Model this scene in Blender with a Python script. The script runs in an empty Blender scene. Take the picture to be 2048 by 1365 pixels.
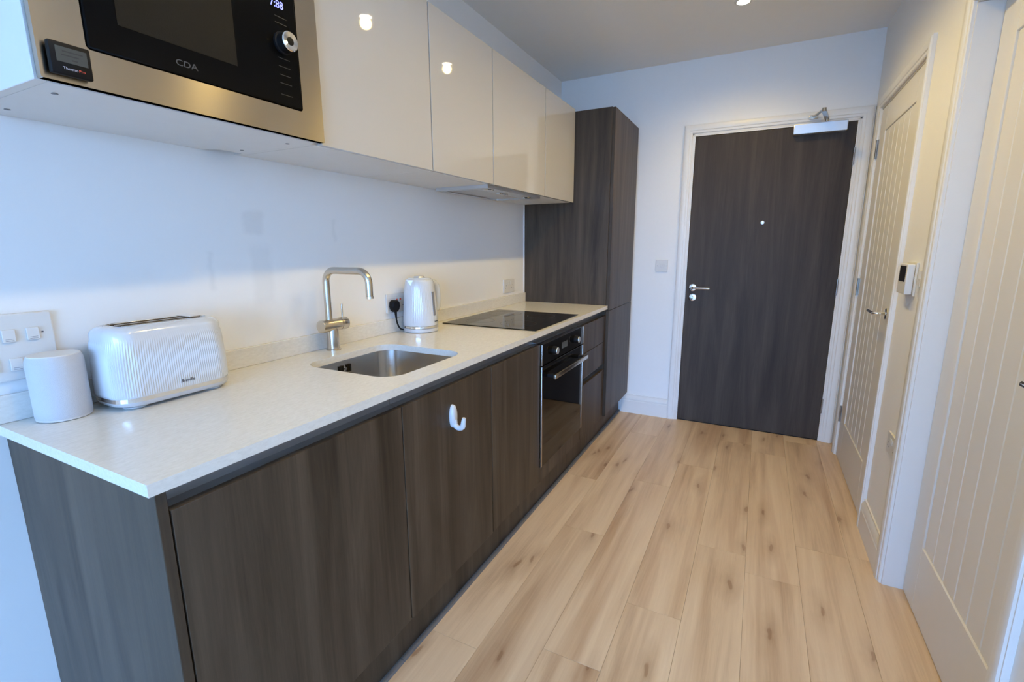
import bpy, bmesh, math, random
from mathutils import Vector, Matrix
random.seed(7)
PI = math.pi
scene = bpy.context.scene
COL = scene.collection

# ------------------------------------------------------------------ camera
W, H, FPX = 2048, 1365, 954.66
cam_d = bpy.data.cameras.new('camera')
cam = bpy.data.objects.new('camera', cam_d)
COL.objects.link(cam)
scene.camera = cam
cam_d.sensor_fit = 'HORIZONTAL'
cam_d.sensor_width = 36.0
cam_d.lens = FPX / W * 36.0
cam_d.clip_start = 0.02
yaw, pitch, roll = 0.474, -0.1955, -0.0033
fw = Vector((-math.sin(yaw) * math.cos(pitch), math.cos(yaw) * math.cos(pitch), math.sin(pitch)))
rt = Vector((math.cos(yaw), math.sin(yaw), 0))
up = rt.cross(fw)
r2 = rt * math.cos(roll) + up * math.sin(roll)
u2 = -rt * math.sin(roll) + up * math.cos(roll)
M = Matrix((r2, u2, -fw)).transposed().to_4x4()
M.translation = (1.4605, -0.3771, 1.3111)
cam.matrix_world = M

# ------------------------------------------------------------------ world, daylight, exposure
SKY_STRENGTH = 21.5
world = bpy.data.worlds.new('sky'); scene.world = world
world.use_nodes = True
bg = world.node_tree.nodes['Background']
bg.inputs['Color'].default_value = (0.245, 0.50, 1.0, 1)
bg.inputs['Strength'].default_value = SKY_STRENGTH
scene.view_settings.view_transform = 'Standard'
scene.view_settings.look = 'None'
scene.view_settings.gamma = 1.0
scene.view_settings.use_curve_mapping = False
scene.view_settings.exposure = 0.0
# light portal that fills the living-room window opening behind the camera
WIN = (0.35, 3.9, 0.10, 2.4)       # x0 x1 z0 z1 of the window opening
REAR = -4.8
pd = bpy.data.lights.new('window_portal', 'AREA')
pd.shape = 'RECTANGLE'; pd.size = WIN[1] - WIN[0]; pd.size_y = WIN[3] - WIN[2]
pd.cycles.is_portal = True
po = bpy.data.objects.new('window_portal', pd); COL.objects.link(po)
po.location = ((WIN[0] + WIN[1]) / 2, REAR - 0.02, (WIN[2] + WIN[3]) / 2)
po.rotation_euler = (PI / 2, 0, PI)      # -Z of the lamp looks along +Y, into the room
LAMP_W = 23.8
LAMP_COL = (1.0, 0.73, 0.24)

# ------------------------------------------------------------------ main dimensions (metres)
CEIL = 2.5415; BACK = 3.312; RIGHT = 1.998
Z_WT = 0.932; Z_WB = 0.909          # worktop top and underside
XD = 0.595                          # front of base doors
Z_DT = 0.866; Z_PL = 0.175          # door top, plinth top
YA, YB, YO1, YO2, YT, YT2 = 0.625, 1.138, 1.594, 2.190, 2.655, 3.265
U = [0.031, 0.626, 1.140, 1.597, 2.185, 2.653]
XU = 0.356; ZU0, ZU1 = 1.589, 2.150

# ------------------------------------------------------------------ material helpers
def nodes_of(name):
    m = bpy.data.materials.new(name); m.use_nodes = True
    nt = m.node_tree
    return m, nt, nt.nodes['Principled BSDF']

def plain(name, col, rough=0.5, metal=0.0, coat=0.0, spec=0.5, bump=0.0, bscale=200.0, aniso=0.0, emis=None, estr=0.0, var=0.02):
    m, nt, b = nodes_of(name)
    b.inputs['Roughness'].default_value = rough
    b.inputs['Metallic'].default_value = metal
    b.inputs['Specular IOR Level'].default_value = spec
    b.inputs['Coat Weight'].default_value = coat
    b.inputs['Coat Roughness'].default_value = 0.03
    b.inputs['Anisotropic'].default_value = aniso
    if aniso:
        tg = nt.nodes.new('ShaderNodeCombineXYZ'); tg.inputs['Z'].default_value = 1.0
        nt.links.new(tg.outputs['Vector'], b.inputs['Tangent'])
    tc = nt.nodes.new('ShaderNodeTexCoord')
    nz = nt.nodes.new('ShaderNodeTexNoise'); nz.inputs['Scale'].default_value = bscale * 0.1
    nt.links.new(tc.outputs['Object'], nz.inputs['Vector'])
    mp = nt.nodes.new('ShaderNodeMapRange')
    mp.inputs['To Min'].default_value = 1 - var; mp.inputs['To Max'].default_value = 1 + var
    nt.links.new(nz.outputs['Fac'], mp.inputs['Value'])
    mx = nt.nodes.new('ShaderNodeVectorMath'); mx.operation = 'SCALE'
    mx.inputs[0].default_value = col[:3]
    nt.links.new(mp.outputs['Result'], mx.inputs['Scale'])
    nt.links.new(mx.outputs['Vector'], b.inputs['Base Color'])
    if bump:
        n2 = nt.nodes.new('ShaderNodeTexNoise'); n2.inputs['Scale'].default_value = bscale
        nt.links.new(tc.outputs['Object'], n2.inputs['Vector'])
        bp = nt.nodes.new('ShaderNodeBump'); bp.inputs['Strength'].default_value = bump; bp.inputs['Distance'].default_value = 0.001
        nt.links.new(n2.outputs['Fac'], bp.inputs['Height'])
        nt.links.new(bp.outputs['Normal'], b.inputs['Normal'])
    if emis:
        b.inputs['Emission Color'].default_value = (*emis, 1)
        b.inputs['Emission Strength'].default_value = estr
    return m

def ramp(nt, stops):
    r = nt.nodes.new('ShaderNodeValToRGB')
    e = r.color_ramp.elements
    while len(e) > 1: e.remove(e[-1])
    e[0].position = stops[0][0]; e[0].color = (*stops[0][1], 1)
    for p, c in stops[1:]:
        k = e.new(p); k.color = (*c, 1)
    return r

def wood(name, stops, long_axis, scale=1.0, streak=None, knots=None, rough=(0.4, 0.55), bump=0.15, spec=0.5, per_object=True, fine=1.0, freq=1.0, distort=0.6):
    """procedural timber: stretched noise grain along long_axis, broad streaks and knots"""
    m, nt, b = nodes_of(name)
    N = nt.nodes.new; L = nt.links.new
    tc = N('ShaderNodeTexCoord')
    src = tc.outputs['Object']
    if per_object:
        oi = N('ShaderNodeObjectInfo')
        sc = N('ShaderNodeVectorMath'); sc.operation = 'SCALE'
        sc.inputs[0].default_value = (13.7, 29.3, 17.9)
        L(oi.outputs['Random'], sc.inputs['Scale'])
        ad = N('ShaderNodeVectorMath'); ad.operation = 'ADD'
        L(src, ad.inputs[0]); L(sc.outputs['Vector'], ad.inputs[1]); src = ad.outputs['Vector']
    def stretched(across, along):
        mp = N('ShaderNodeMapping')
        s = [across] * 3; s[long_axis] = along
        mp.inputs['Scale'].default_value = s
        L(src, mp.inputs['Vector']); return mp.outputs['Vector']
    # broad figure
    n1 = N('ShaderNodeTexNoise'); n1.inputs['Scale'].default_value = 1.0; n1.inputs['Detail'].default_value = 6; n1.inputs['Roughness'].default_value = 0.6; n1.inputs['Distortion'].default_value = distort
    L(stretched(11 * freq * scale, 0.8 * scale), n1.inputs['Vector'])
    # fine grain
    n2 = N('ShaderNodeTexNoise'); n2.inputs['Scale'].default_value = 1.0; n2.inputs['Detail'].default_value = 5; n2.inputs['Roughness'].default_value = 0.7
    L(stretched(150 * scale, 4.0 * scale), n2.inputs['Vector'])
    mx = N('ShaderNodeMath'); mx.operation = 'MULTIPLY_ADD'; mx.inputs[1].default_value = 0.35 * fine
    L(n2.outputs['Fac'], mx.inputs[0])
    sub = N('ShaderNodeMath'); sub.operation = 'SUBTRACT'; sub.inputs[1].default_value = 0.175 * fine
    L(n1.outputs['Fac'], sub.inputs[0]); L(sub.outputs['Value'], mx.inputs[2])
    rp = ramp(nt, stops); L(mx.outputs['Value'], rp.inputs['Fac'])
    col = rp.outputs['Color']
    if streak:
        n3 = N('ShaderNodeTexNoise'); n3.inputs['Scale'].default_value = 1.0; n3.inputs['Detail'].default_value = 4; n3.inputs['Distortion'].default_value = 0.5
        sa, sl = (streak[4], streak[5]) if len(streak) > 4 else (13, 1.0)
        L(stretched(sa * scale, sl * scale), n3.inputs['Vector'])
        r3 = ramp(nt, [(streak[1], (0, 0, 0)), (streak[2], (1, 1, 1))]); L(n3.outputs['Fac'], r3.inputs['Fac'])
        mc = N('ShaderNodeMix'); mc.data_type = 'RGBA'; mc.blend_type = 'MULTIPLY'
        sf = N('ShaderNodeMath'); sf.operation = 'MULTIPLY'; sf.inputs[1].default_value = streak[3]
        L(r3.outputs['Color'], sf.inputs[0]); L(sf.outputs['Value'], mc.inputs['Factor'])
        L(col, mc.inputs['A']); mc.inputs['B'].default_value = (*streak[0], 1); col = mc.outputs['Result']
    if knots:
        nd = N('ShaderNodeTexNoise'); nd.inputs['Scale'].default_value = 9; L(src, nd.inputs['Vector'])
        sm = N('ShaderNodeVectorMath'); sm.operation = 'MULTIPLY_ADD'
        sm.inputs[1].default_value = (0.05, 0.05, 0.05)
        L(nd.outputs['Color'], sm.inputs[0]); L(src, sm.inputs[2])
        mp = N('ShaderNodeMapping'); s = [knots[1]] * 3; s[long_axis] = knots[1] * knots[4]; mp.inputs['Scale'].default_value = s
        L(sm.outputs['Vector'], mp.inputs['Vector'])
        vo = N('ShaderNodeTexVoronoi'); vo.inputs['Scale'].default_value = 1.0; vo.inputs['Randomness'].default_value = 1.0
        if long_axis == 1: vo.voronoi_dimensions = '2D'
        L(mp.outputs['Vector'], vo.inputs['Vector'])
        rk = ramp(nt, [(0.035, (1, 1, 1)), (knots[2] * 0.5, (0.55, 0.55, 0.55)), (knots[2], (0.3, 0.3, 0.3)), (knots[2] * 2.6, (0, 0, 0))]); L(vo.outputs['Distance'], rk.inputs['Fac'])
        kf = N('ShaderNodeMath'); kf.operation = 'MULTIPLY'; kf.inputs[1].default_value = knots[3]
        L(rk.outputs['Color'], kf.inputs[0])
        mk = N('ShaderNodeMix'); mk.data_type = 'RGBA'; mk.blend_type = 'MULTIPLY'
        L(kf.outputs['Value'], mk.inputs['Factor']); L(col, mk.inputs['A']); mk.inputs['B'].default_value = (*knots[0], 1)
        col = mk.outputs['Result']
    if per_object:   # small plank to plank tint
        hv = N('ShaderNodeMapRange'); hv.inputs['To Min'].default_value = 0.97; hv.inputs['To Max'].default_value = 1.03
        L(oi.outputs['Random'], hv.inputs['Value'])
        sv = N('ShaderNodeVectorMath'); sv.operation = 'SCALE'; L(col, sv.inputs[0]); L(hv.outputs['Result'], sv.inputs['Scale']); col = sv.outputs['Vector']
    L(col, b.inputs['Base Color'])
    rr = N('ShaderNodeMapRange'); rr.inputs['To Min'].default_value = rough[0]; rr.inputs['To Max'].default_value = rough[1]
    L(n2.outputs['Fac'], rr.inputs['Value']); L(rr.outputs['Result'], b.inputs['Roughness'])
    b.inputs['Specular IOR Level'].default_value = spec
    bp = N('ShaderNodeBump'); bp.inputs['Strength'].default_value = bump; bp.inputs['Distance'].default_value = 0.001
    L(n2.outputs['Fac'], bp.inputs['Height']); L(bp.outputs['Normal'], b.inputs['Normal'])
    return m

MAT = {}
MAT['wall'] = plain('white_wall_paint', (0.87, 0.87, 0.855), 0.55, bump=0.05, bscale=350, spec=0.3, var=0.01)
MAT['ceiling'] = plain('ceiling_paint', (0.90, 0.89, 0.86), 0.9, spec=0.1, var=0.01)
MAT['ground'] = plain('unseen_ground_grey', (0.22, 0.215, 0.20), 0.9)  # for the unseen ground added to dim light from below
MAT['trim'] = plain('white_satin_trim', (0.80, 0.79, 0.765), 0.35, var=0.01)
MAT['door_white'] = plain('off_white_door_paint', (0.78, 0.765, 0.73), 0.38, var=0.01)
MAT['white_plastic'] = plain('white_plastic', (0.72, 0.71, 0.69), 0.3)
MAT['gloss_white'] = plain('gloss_white_plastic', (0.66, 0.67, 0.69), 0.14, coat=0.5)
MAT['carcass'] = plain('white_carcass_board', (0.76, 0.755, 0.75), 0.5)
MAT['cashmere'] = plain('gloss_cashmere_lacquer', (0.55, 0.53, 0.505), 0.03, spec=0.5, var=0.005)
MAT['black'] = plain('black_plastic', (0.008, 0.008, 0.009), 0.5, spec=0.15)
MAT['black_glass'] = plain('black_glass', (0.005, 0.005, 0.0055), 0.04, spec=0.3, var=0.0)
MAT['mw_glass'] = plain('matt_black_glass', (0.004, 0.004, 0.0042), 0.08, spec=0.1, var=0.0)
MAT['dark_window'] = plain('smoked_window_mesh', (0.011, 0.0105, 0.010), 0.35, bump=0.4, bscale=900, spec=0.12)
MAT['steel'] = plain('brushed_steel', (0.46, 0.41, 0.345), 0.24, metal=1.0, aniso=0.9)
MAT['sink_steel'] = plain('brushed_sink_steel', (0.70, 0.68, 0.65), 0.24, metal=1.0, aniso=0.6)
MAT['nickel'] = plain('brushed_nickel', (0.62, 0.56, 0.48), 0.24, metal=1.0)
MAT['chrome'] = plain('chrome', (0.82, 0.82, 0.83), 0.07, metal=1.0)
MAT['alu'] = plain('silver_aluminium', (0.66, 0.67, 0.68), 0.33, metal=0.85)
MAT['hinge'] = plain('satin_nickel_hinge', (0.36, 0.33, 0.29), 0.3, metal=1.0)
MAT['rail'] = plain('anodised_handle_rail', (0.33, 0.33, 0.33), 0.35, metal=0.7)
MAT['fabric'] = plain('pale_grey_speaker_fabric', (0.60, 0.60, 0.62), 0.9, bump=0.7, bscale=1300, spec=0.1)
MAT['seal'] = plain('grey_floor_seal', (0.15, 0.155, 0.165), 0.5)
MAT['red'] = plain('red_plastic', (0.75, 0.10, 0.05), 0.35)
MAT['lcd'] = plain('lcd_panel', (0.06, 0.066, 0.063), 0.3)
MAT['lcd_ink'] = plain('lcd_ink', (0.03, 0.03, 0.035), 0.5)
MAT['grey_print'] = plain('grey_print', (0.22, 0.22, 0.24), 0.5)
MAT['cda_print'] = plain('dim_silver_print', (0.075, 0.078, 0.085), 0.5)
MAT['dark_print'] = plain('dark_print', (0.08, 0.09, 0.12), 0.4)
MAT['faint_print'] = plain('faint_print', (0.05, 0.05, 0.05), 0.4)
MAT['white_print'] = plain('white_print', (0.6, 0.6, 0.7), 0.4)
MAT['blue_led'] = plain('blue_led_digits', (0.1, 0.1, 0.4), 0.4, emis=(0.25, 0.28, 1.0), estr=2.2)
MAT['lamp'] = plain('lamp_lens', (1, 1, 1), 0.4, emis=(1.0, 0.86, 0.62), estr=55.0)
MAT['dark_wood'] = wood('dark_oak_laminate', [(0.28, (0.030, 0.0210, 0.0132)), (0.48, (0.060, 0.0430, 0.0280)), (0.70, (0.098, 0.0720, 0.0485))], 2, spec=0.3, distort=1.2, fine=1.0,
                        streak=((0.55, 0.5, 0.48), 0.52, 0.74, 0.5, 10, 0.7), knots=((0.35, 0.3, 0.28), 3.2, 0.12, 0.6, 0.3), rough=(0.36, 0.5), bump=0.12, per_object=True)
MAT['door_wood'] = wood('dark_walnut_door', [(0.25, (0.034, 0.0260, 0.0210)), (0.5, (0.056, 0.0435, 0.0350)), (0.75, (0.084, 0.066, 0.053))], 2,
                        streak=((0.6, 0.55, 0.55), 0.55, 0.72, 0.5), rough=(0.42, 0.55), bump=0.08, per_object=True, spec=0.2, distort=0.8)
MAT['floor'] = wood('light_oak_plank', [(0.22, (0.53, 0.37, 0.24)), (0.45, (0.71, 0.53, 0.355)), (0.7, (0.80, 0.625, 0.44))], 1,
                    streak=((0.62, 0.49, 0.41), 0.48, 0.74, 0.75, 11, 0.6), knots=((0.34, 0.22, 0.15), 6.6, 0.10, 0.66, 0.24), rough=(0.34, 0.48), bump=0.05, fine=0.8, freq=1.2)

def worktop_mat():
    m, nt, b = nodes_of('pale_veined_worktop')
    N = nt.nodes.new; L = nt.links.new
    tc = N('ShaderNodeTexCoord')
    mp = N('ShaderNodeMapping'); mp.inputs['Scale'].default_value = (95, 34, 95); mp.inputs['Rotation'].default_value = (0, 0, 0.5)
    L(tc.outputs['Object'], mp.inputs['Vector'])
    n = N('ShaderNodeTexNoise'); n.inputs['Scale'].default_value = 1.6; n.inputs['Detail'].default_value = 7; n.inputs['Roughness'].default_value = 0.72
    L(mp.outputs['Vector'], n.inputs['Vector'])
    r = ramp(nt, [(0.3, (0.70, 0.68, 0.625)), (0.5, (0.765, 0.745, 0.69)), (0.68, (0.81, 0.795, 0.745))])
    L(n.outputs['Fac'], r.inputs['Fac']); L(r.outputs['Color'], b.inputs['Base Color'])
    b.inputs['Roughness'].default_value = 0.2
    b.inputs['Specular IOR Level'].default_value = 0.5
    return m
MAT['worktop'] = worktop_mat()

def left_wall_mat():
    """white paint with the patchy touch-up marks seen between the units"""
    m, nt, b = nodes_of('patched_white_wall_paint')
    N = nt.nodes.new; L = nt.links.new
    tc = N('ShaderNodeTexCoord')
    nz = N('ShaderNodeTexNoise'); nz.inputs['Scale'].default_value = 25; L(tc.outputs['Object'], nz.inputs['Vector'])
    ad = N('ShaderNodeVectorMath'); ad.operation = 'MULTIPLY_ADD'; ad.inputs[1].default_value = (0, 0.03, 0.03)
    L(nz.outputs['Color'], ad.inputs[0]); L(tc.outputs['Object'], ad.inputs[2])
    sp = N('ShaderNodeSeparateXYZ'); L(ad.outputs['Vector'], sp.inputs['Vector'])
    def edge(sock, c, h, soft):
        s = N('ShaderNodeMath'); s.operation = 'SUBTRACT'; L(sock, s.inputs[0]); s.inputs[1].default_value = c + 0.015
        a = N('ShaderNodeMath'); a.operation = 'ABSOLUTE'; L(s.outputs[0], a.inputs[0])
        mr = N('ShaderNodeMapRange'); mr.inputs['From Min'].default_value = h - soft; mr.inputs['From Max'].default_value = h + soft
        mr.inputs['To Min'].default_value = 1; mr.inputs['To Max'].default_value = 0
        L(a.outputs[0], mr.inputs['Value']); return mr.outputs['Result']
    total = None
    for cy, cz, hy, hz, soft, amt in [(0.650, 1.39, 0.034, 0.037, 0.008, 0.07), (0.665, 1.22, 0.036, 0.095, 0.012, 0.055), (0.498, 1.24, 0.008, 0.06, 0.006, 0.06),
                                      (0.982, 1.375, 0.008, 0.04, 0.006, 0.05), (0.785, 1.08, 0.022, 0.065, 0.014, 0.05), (0.60, 1.075, 0.06, 0.045, 0.03, 0.055),
                                      (0.88, 1.18, 0.03, 0.04, 0.02, 0.035), (0.47, 1.12, 0.03, 0.03, 0.02, 0.03)]:
        mu = N('ShaderNodeMath'); mu.operation = 'MULTIPLY'; L(edge(sp.outputs['Y'], cy, hy, soft), mu.inputs[0]); L(edge(sp.outputs['Z'], cz, hz, soft), mu.inputs[1])
        k = N('ShaderNodeMath'); k.operation = 'MULTIPLY'; L(mu.outputs[0], k.inputs[0]); k.inputs[1].default_value = amt
        if total is None: total = k.outputs[0]
        else:
            a = N('ShaderNodeMath'); a.operation = 'ADD'; L(total, a.inputs[0]); L(k.outputs[0], a.inputs[1]); total = a.outputs[0]
    inv = N('ShaderNodeMath'); inv.operation = 'SUBTRACT'; inv.inputs[0].default_value = 1; L(total, inv.inputs[1])
    sc = N('ShaderNodeVectorMath'); sc.operation = 'SCALE'; sc.inputs[0].default_value = (0.87, 0.87, 0.86); L(inv.outputs[0], sc.inputs['Scale'])
    L(sc.outputs['Vector'], b.inputs['Base Color'])
    b.inputs['Roughness'].default_value = 0.5; b.inputs['Specular IOR Level'].default_value = 0.3
    return m
MAT['left_wall'] = left_wall_mat()

# ------------------------------------------------------------------ mesh helpers
class MB:
    """collects shapes in one bmesh, built as ONE mesh object"""
    def __init__(s): s.bm = bmesh.new()
    def box(s, x0, x1, y0, y1, z0, z1, bev=0.0, seg=2):
        vs = [s.bm.verts.new((x, y, z)) for x in (x0, x1) for y in (y0, y1) for z in (z0, z1)]
        fs = [(0, 1, 3, 2), (4, 6, 7, 5), (0, 4, 5, 1), (2, 3, 7, 6), (0, 2, 6, 4), (1, 5, 7, 3)]
        faces = [s.bm.faces.new([vs[i] for i in f]) for f in fs]
        if bev:
            es = list({e for f in faces for e in f.edges})
            bmesh.ops.bevel(s.bm, geom=es, offset=bev, segments=seg, profile=0.5, affect='EDGES')
        return s
    def rings(s, rings, cap0=True, cap1=True, closed=True):
        vr = [[s.bm.verts.new(p) for p in r] for r in rings]
        n = len(vr[0])
        for a, b in zip(vr, vr[1:]):
            for i in range(n if closed else n - 1):
                j = (i + 1) % n
                s.bm.faces.new((a[i], a[j], b[j], b[i]))
        if cap0: s.bm.faces.new(list(reversed(vr[0])))
        if cap1: s.bm.faces.new(vr[-1])
        return s
    def lathe(s, prof, c, axis='z', seg=32, cap0=True, cap1=True):
        rs = []
        for r, h in prof:
            ring = []
            for i in range(seg):
                a = 2 * PI * i / seg
                u, v = r * math.cos(a), r * math.sin(a)
                if axis == 'z': p = (c[0] + u, c[1] + v, c[2] + h)
                elif axis == 'x': p = (c[0] + h, c[1] + u, c[2] + v)
                else: p = (c[0] + v, c[1] + h, c[2] + u)
                ring.append(p)
            rs.append(ring)
        return s.rings(rs, cap0, cap1)
    def tube(s, pts, r, seg=14, flat=None):
        pts = [Vector(p) for p in pts]
        rad = r if isinstance(r, (list, tuple)) else [r] * len(pts)
        rs = []; prev = None
        for i, p in enumerate(pts):
            t = (pts[min(i + 1, len(pts) - 1)] - pts[max(i - 1, 0)]).normalized()
            if prev is None:
                ref = Vector((0, 0, 1)) if abs(t.z) < 0.9 else Vector((1, 0, 0))
                n = t.cross(ref).normalized()
            else:
                n = (prev - t * prev.dot(t)).normalized()
            prev = n; b = t.cross(n)
            f = flat or 1.0
            rs.append([p + n * rad[i] * math.cos(2 * PI * k / seg) + b * rad[i] * f * math.sin(2 * PI * k / seg) for k in range(seg)])
        return s.rings(rs)
    def slab_hole(s, outer, inner, z0, z1):
        """flat slab with a hole; outer and inner are lists of (x, y)"""
        lo = []
        for z in (z1, z0):
            eo = []; loops = []
            for loop in (outer, inner):
                v = [s.bm.verts.new((p[0], p[1], z)) for p in loop]
                loops.append(v)
                for i in range(len(v)): eo.append(s.bm.edges.new((v[i], v[(i + 1) % len(v)])))
            bmesh.ops.triangle_fill(s.bm, use_beauty=True, edges=eo)
            lo.append(loops)
        for k in range(2):
            a, b = lo[0][k], lo[1][k]
            for i in range(len(a)):
                j = (i + 1) % len(a)
                s.bm.faces.new((a[i], a[j], b[j], b[i]))
        return s
    def build(s, name, mat, parent=None, smooth=None):
        bmesh.ops.recalc_face_normals(s.bm, faces=s.bm.faces)
        me = bpy.data.meshes.new(name); s.bm.to_mesh(me); s.bm.free()
        me.materials.append(MAT[mat] if isinstance(mat, str) else mat)
        o = bpy.data.objects.new(name, me); COL.objects.link(o)
        if smooth is not None:
            for p in me.polygons: p.use_smooth = True
            me.set_sharp_from_angle(angle=math.radians(smooth))
        if parent is not None:
            o.parent = parent
            o.location = -Vector(parent.location) if parent.parent is None else (0, 0, 0)     # meshes are made in world coordinates
        return o

def bx(name, mat, parent, x0, x1, y0, y1, z0, z1, bev=0.0, seg=2):
    o = MB().box(x0, x1, y0, y1, z0, z1, bev, seg).build(name, mat, parent, smooth=20 if bev else None)
    return o

def tag(o, label=None, cat=None, group=None, kind=None):
    if label: o['label'] = label
    if cat: o['category'] = cat
    if group: o['group'] = group
    if kind: o['kind'] = kind
    return o

def thing(name, loc, label, cat, group=None):
    o = bpy.data.objects.new(name, None); COL.objects.link(o)
    o.location = loc; o.empty_display_size = 0.05
    return tag(o, label, cat, group)

def struct(name, loc=(0, 0, 0), label=None):
    o = bpy.data.objects.new(name, None); COL.objects.link(o); o.location = loc; o['kind'] = 'structure'
    if label: o['label'] = label
    return o

def rrect(x0, x1, y0, y1, r, n=8):
    pts = []
    for cx, cy, a0 in ((x1 - r, y1 - r, 0), (x0 + r, y1 - r, PI / 2), (x0 + r, y0 + r, PI), (x1 - r, y0 + r, 1.5 * PI)):
        for i in range(n + 1):
            a = a0 + PI / 2 * i / n
            pts.append((cx + r * math.cos(a), cy + r * math.sin(a)))
    return pts

def text(name, s, size, mat, parent, loc, rot, depth=0.0004, align='LEFT', xs=1.0, shear=0.0):
    cu = bpy.data.curves.new(name, 'FONT'); cu.body = s; cu.size = size; cu.extrude = depth; cu.align_x = align; cu.shear = shear
    t = bpy.data.objects.new('tmp_text', cu); COL.objects.link(t)
    dg = bpy.context.evaluated_depsgraph_get()
    me = bpy.data.meshes.new_from_object(t.evaluated_get(dg))
    bpy.data.objects.remove(t); bpy.data.curves.remove(cu)
    mt = Matrix.Translation(loc) @ rot.to_4x4() @ Matrix.Diagonal((xs, 1, 1, 1))
    me.transform(mt)
    me.materials.clear(); me.materials.append(MAT[mat]); me.name = name
    o = bpy.data.objects.new(name, me); COL.objects.link(o)
    o.parent = parent; o.location = -Vector(parent.location)
    return o
ROT_PX = Matrix(((0, 0, 1), (1, 0, 0), (0, 1, 0)))      # text that faces +X, reads along +Y

# ================================================================== SETTING
# ---- floor: oak planks with staggered joints
floor = tag(MB().box(-0.1, 4.5, REAR - 0.1, BACK + 0.1, -0.06, -0.0135).build('floor', 'floor'), 'light oak laminate plank floor', None, None, 'structure')
PW, PLEN = 0.195, 1.312
offs = {0: 0.774, 1: 1.58, 2: 0.876, 3: 1.21, 4: 0.40, 5: 1.598, 6: 1.89, -1: 1.25, 7: 0.6}
plank_mesh = {}
for k in range(-1, 8):
    x0 = 0.54 + PW * k
    x1 = min(x0 + PW, 2.10)
    j = offs[k]
    while j > -1.6: j -= PLEN
    y = j
    while y < BACK:
        a, b = max(y, -1.7), min(y + PLEN, BACK + 0.02)
        key = (round(x1 - x0, 3), round(b - a, 3))
        if key not in plank_mesh:
            w, l = (x1 - x0) / 2, (b - a) / 2; g = 0.0003
            t = MB().box(-w + g, w - g, -l + g, l - g, -0.0125, 0.0, 0.0006, 1)
            o = t.build('floor_plank', 'floor'); plank_mesh[key] = o.data
        else:
            o = bpy.data.objects.new('floor_plank', plank_mesh[key]); COL.objects.link(o)
        o.parent = floor; o.location = ((x0 + x1) / 2, (a + b) / 2, 0)
        y += PLEN

# ---- shell
tag(MB().box(-0.1, 4.5, REAR - 0.1, BACK + 0.1, CEIL, CEIL + 0.1).build('ceiling', 'ceiling'), 'plain off-white ceiling', kind='structure')
tag(MB().box(-0.1, 0.0, REAR, BACK, -0.0135, CEIL).build('wall_left', 'left_wall'), 'white wall behind the kitchen units with patchy paint marks', kind='structure')
DX0, DX1, DZ = 0.997, 1.913, 2.046         # entrance leaf
wb = MB()
wb.box(-0.1, DX0 - 0.012, BACK, BACK + 0.1, -0.0135, CEIL)
wb.box(DX1 + 0.012, 2.15, BACK, BACK + 0.1, -0.0135, CEIL)
wb.box(DX0 - 0.012, DX1 + 0.012, BACK, BACK + 0.1, DZ + 0.012, CEIL)
tag(wb.build('wall_back', 'wall'), 'white end wall around the dark entrance door', kind='structure')
# right wall with two door openings
F0, F1 = 2.258, 3.098                       # far leaf y range
N0, N1 = 0.908, 1.760                       # near leaf y range
DZ2 = 2.05
wr = MB()
for a, b in ((0.45, N0 - 0.012), (N1 + 0.012, F0 - 0.012), (F1 + 0.012, BACK)):
    wr.box(RIGHT, RIGHT + 0.12, a, b, -0.0135, CEIL)
for a, b in ((N0 - 0.012, N1 + 0.012), (F0 - 0.012, F1 + 0.012)):
    wr.box(RIGHT, RIGHT + 0.12, a, b, DZ2 + 0.012, CEIL)
tag(wr.build('wall_right', 'wall'), 'white corridor wall with two panelled doors', kind='structure')
tag(MB().box(0.6, 2.3, BACK + 0.1002, BACK + 0.14, -0.0135, CEIL).build('light_block_entrance', 'wall'), 'unseen backing added behind the entrance door to block outside light', kind='structure')  # added slab, stops sky light leaking round the entrance leaf
tag(MB().box(RIGHT + 0.1202, RIGHT + 0.16, 0.56, BACK, -0.0135, CEIL).build('light_block_side_doors', 'wall'), 'unseen backing added behind the panelled doors to block outside light', kind='structure')  # same kind of added light block, behind both side door openings
# living area behind the camera: partition, far side wall and the window wall
tag(MB().box(RIGHT + 0.12, 4.4, 0.45, 0.55, -0.0135, CEIL).build('wall_partition', 'wall'), 'partition wall of the living area', kind='structure')
tag(MB().box(4.4, 4.5, REAR, 0.55, -0.0135, CEIL).build('wall_side', 'wall'), 'side wall of the living area', kind='structure')
rw = MB()
rw.box(-0.1, WIN[0], REAR - 0.1, REAR, -0.0135, CEIL); rw.box(WIN[1], 4.5, REAR - 0.1, REAR, -0.0135, CEIL)
rw.box(WIN[0], WIN[1], REAR - 0.1, REAR, -0.0135, WIN[2]); rw.box(WIN[0], WIN[1], REAR - 0.1, REAR, WIN[3], CEIL)
tag(rw.build('wall_rear', 'wall'), 'window wall of the living area', kind='structure')
tag(MB().box(-30, 35, -60, REAR - 0.12, -0.35, -0.15).build('ground', 'ground'), 'unseen ground added outside the living room window to cut sky light from below', kind='structure')  # added so the sky below the horizon does not tint the ceiling blue
win = struct('window_1', ((WIN[0] + WIN[1]) / 2, REAR - 0.06, WIN[2]), 'wide white framed living room window')
wf = MB()
for a, b, c, d in ((WIN[0], WIN[0] + 0.06, WIN[2], WIN[3]), (WIN[1] - 0.06, WIN[1], WIN[2], WIN[3]), (WIN[0] + 0.06, WIN[1] - 0.06, WIN[2], WIN[2] + 0.06), (WIN[0] + 0.06, WIN[1] - 0.06, WIN[3] - 0.06, WIN[3])):
    wf.box(a, b, REAR - 0.09, REAR - 0.04, c, d)
wf.build('window_frame', 'trim', win)
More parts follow.
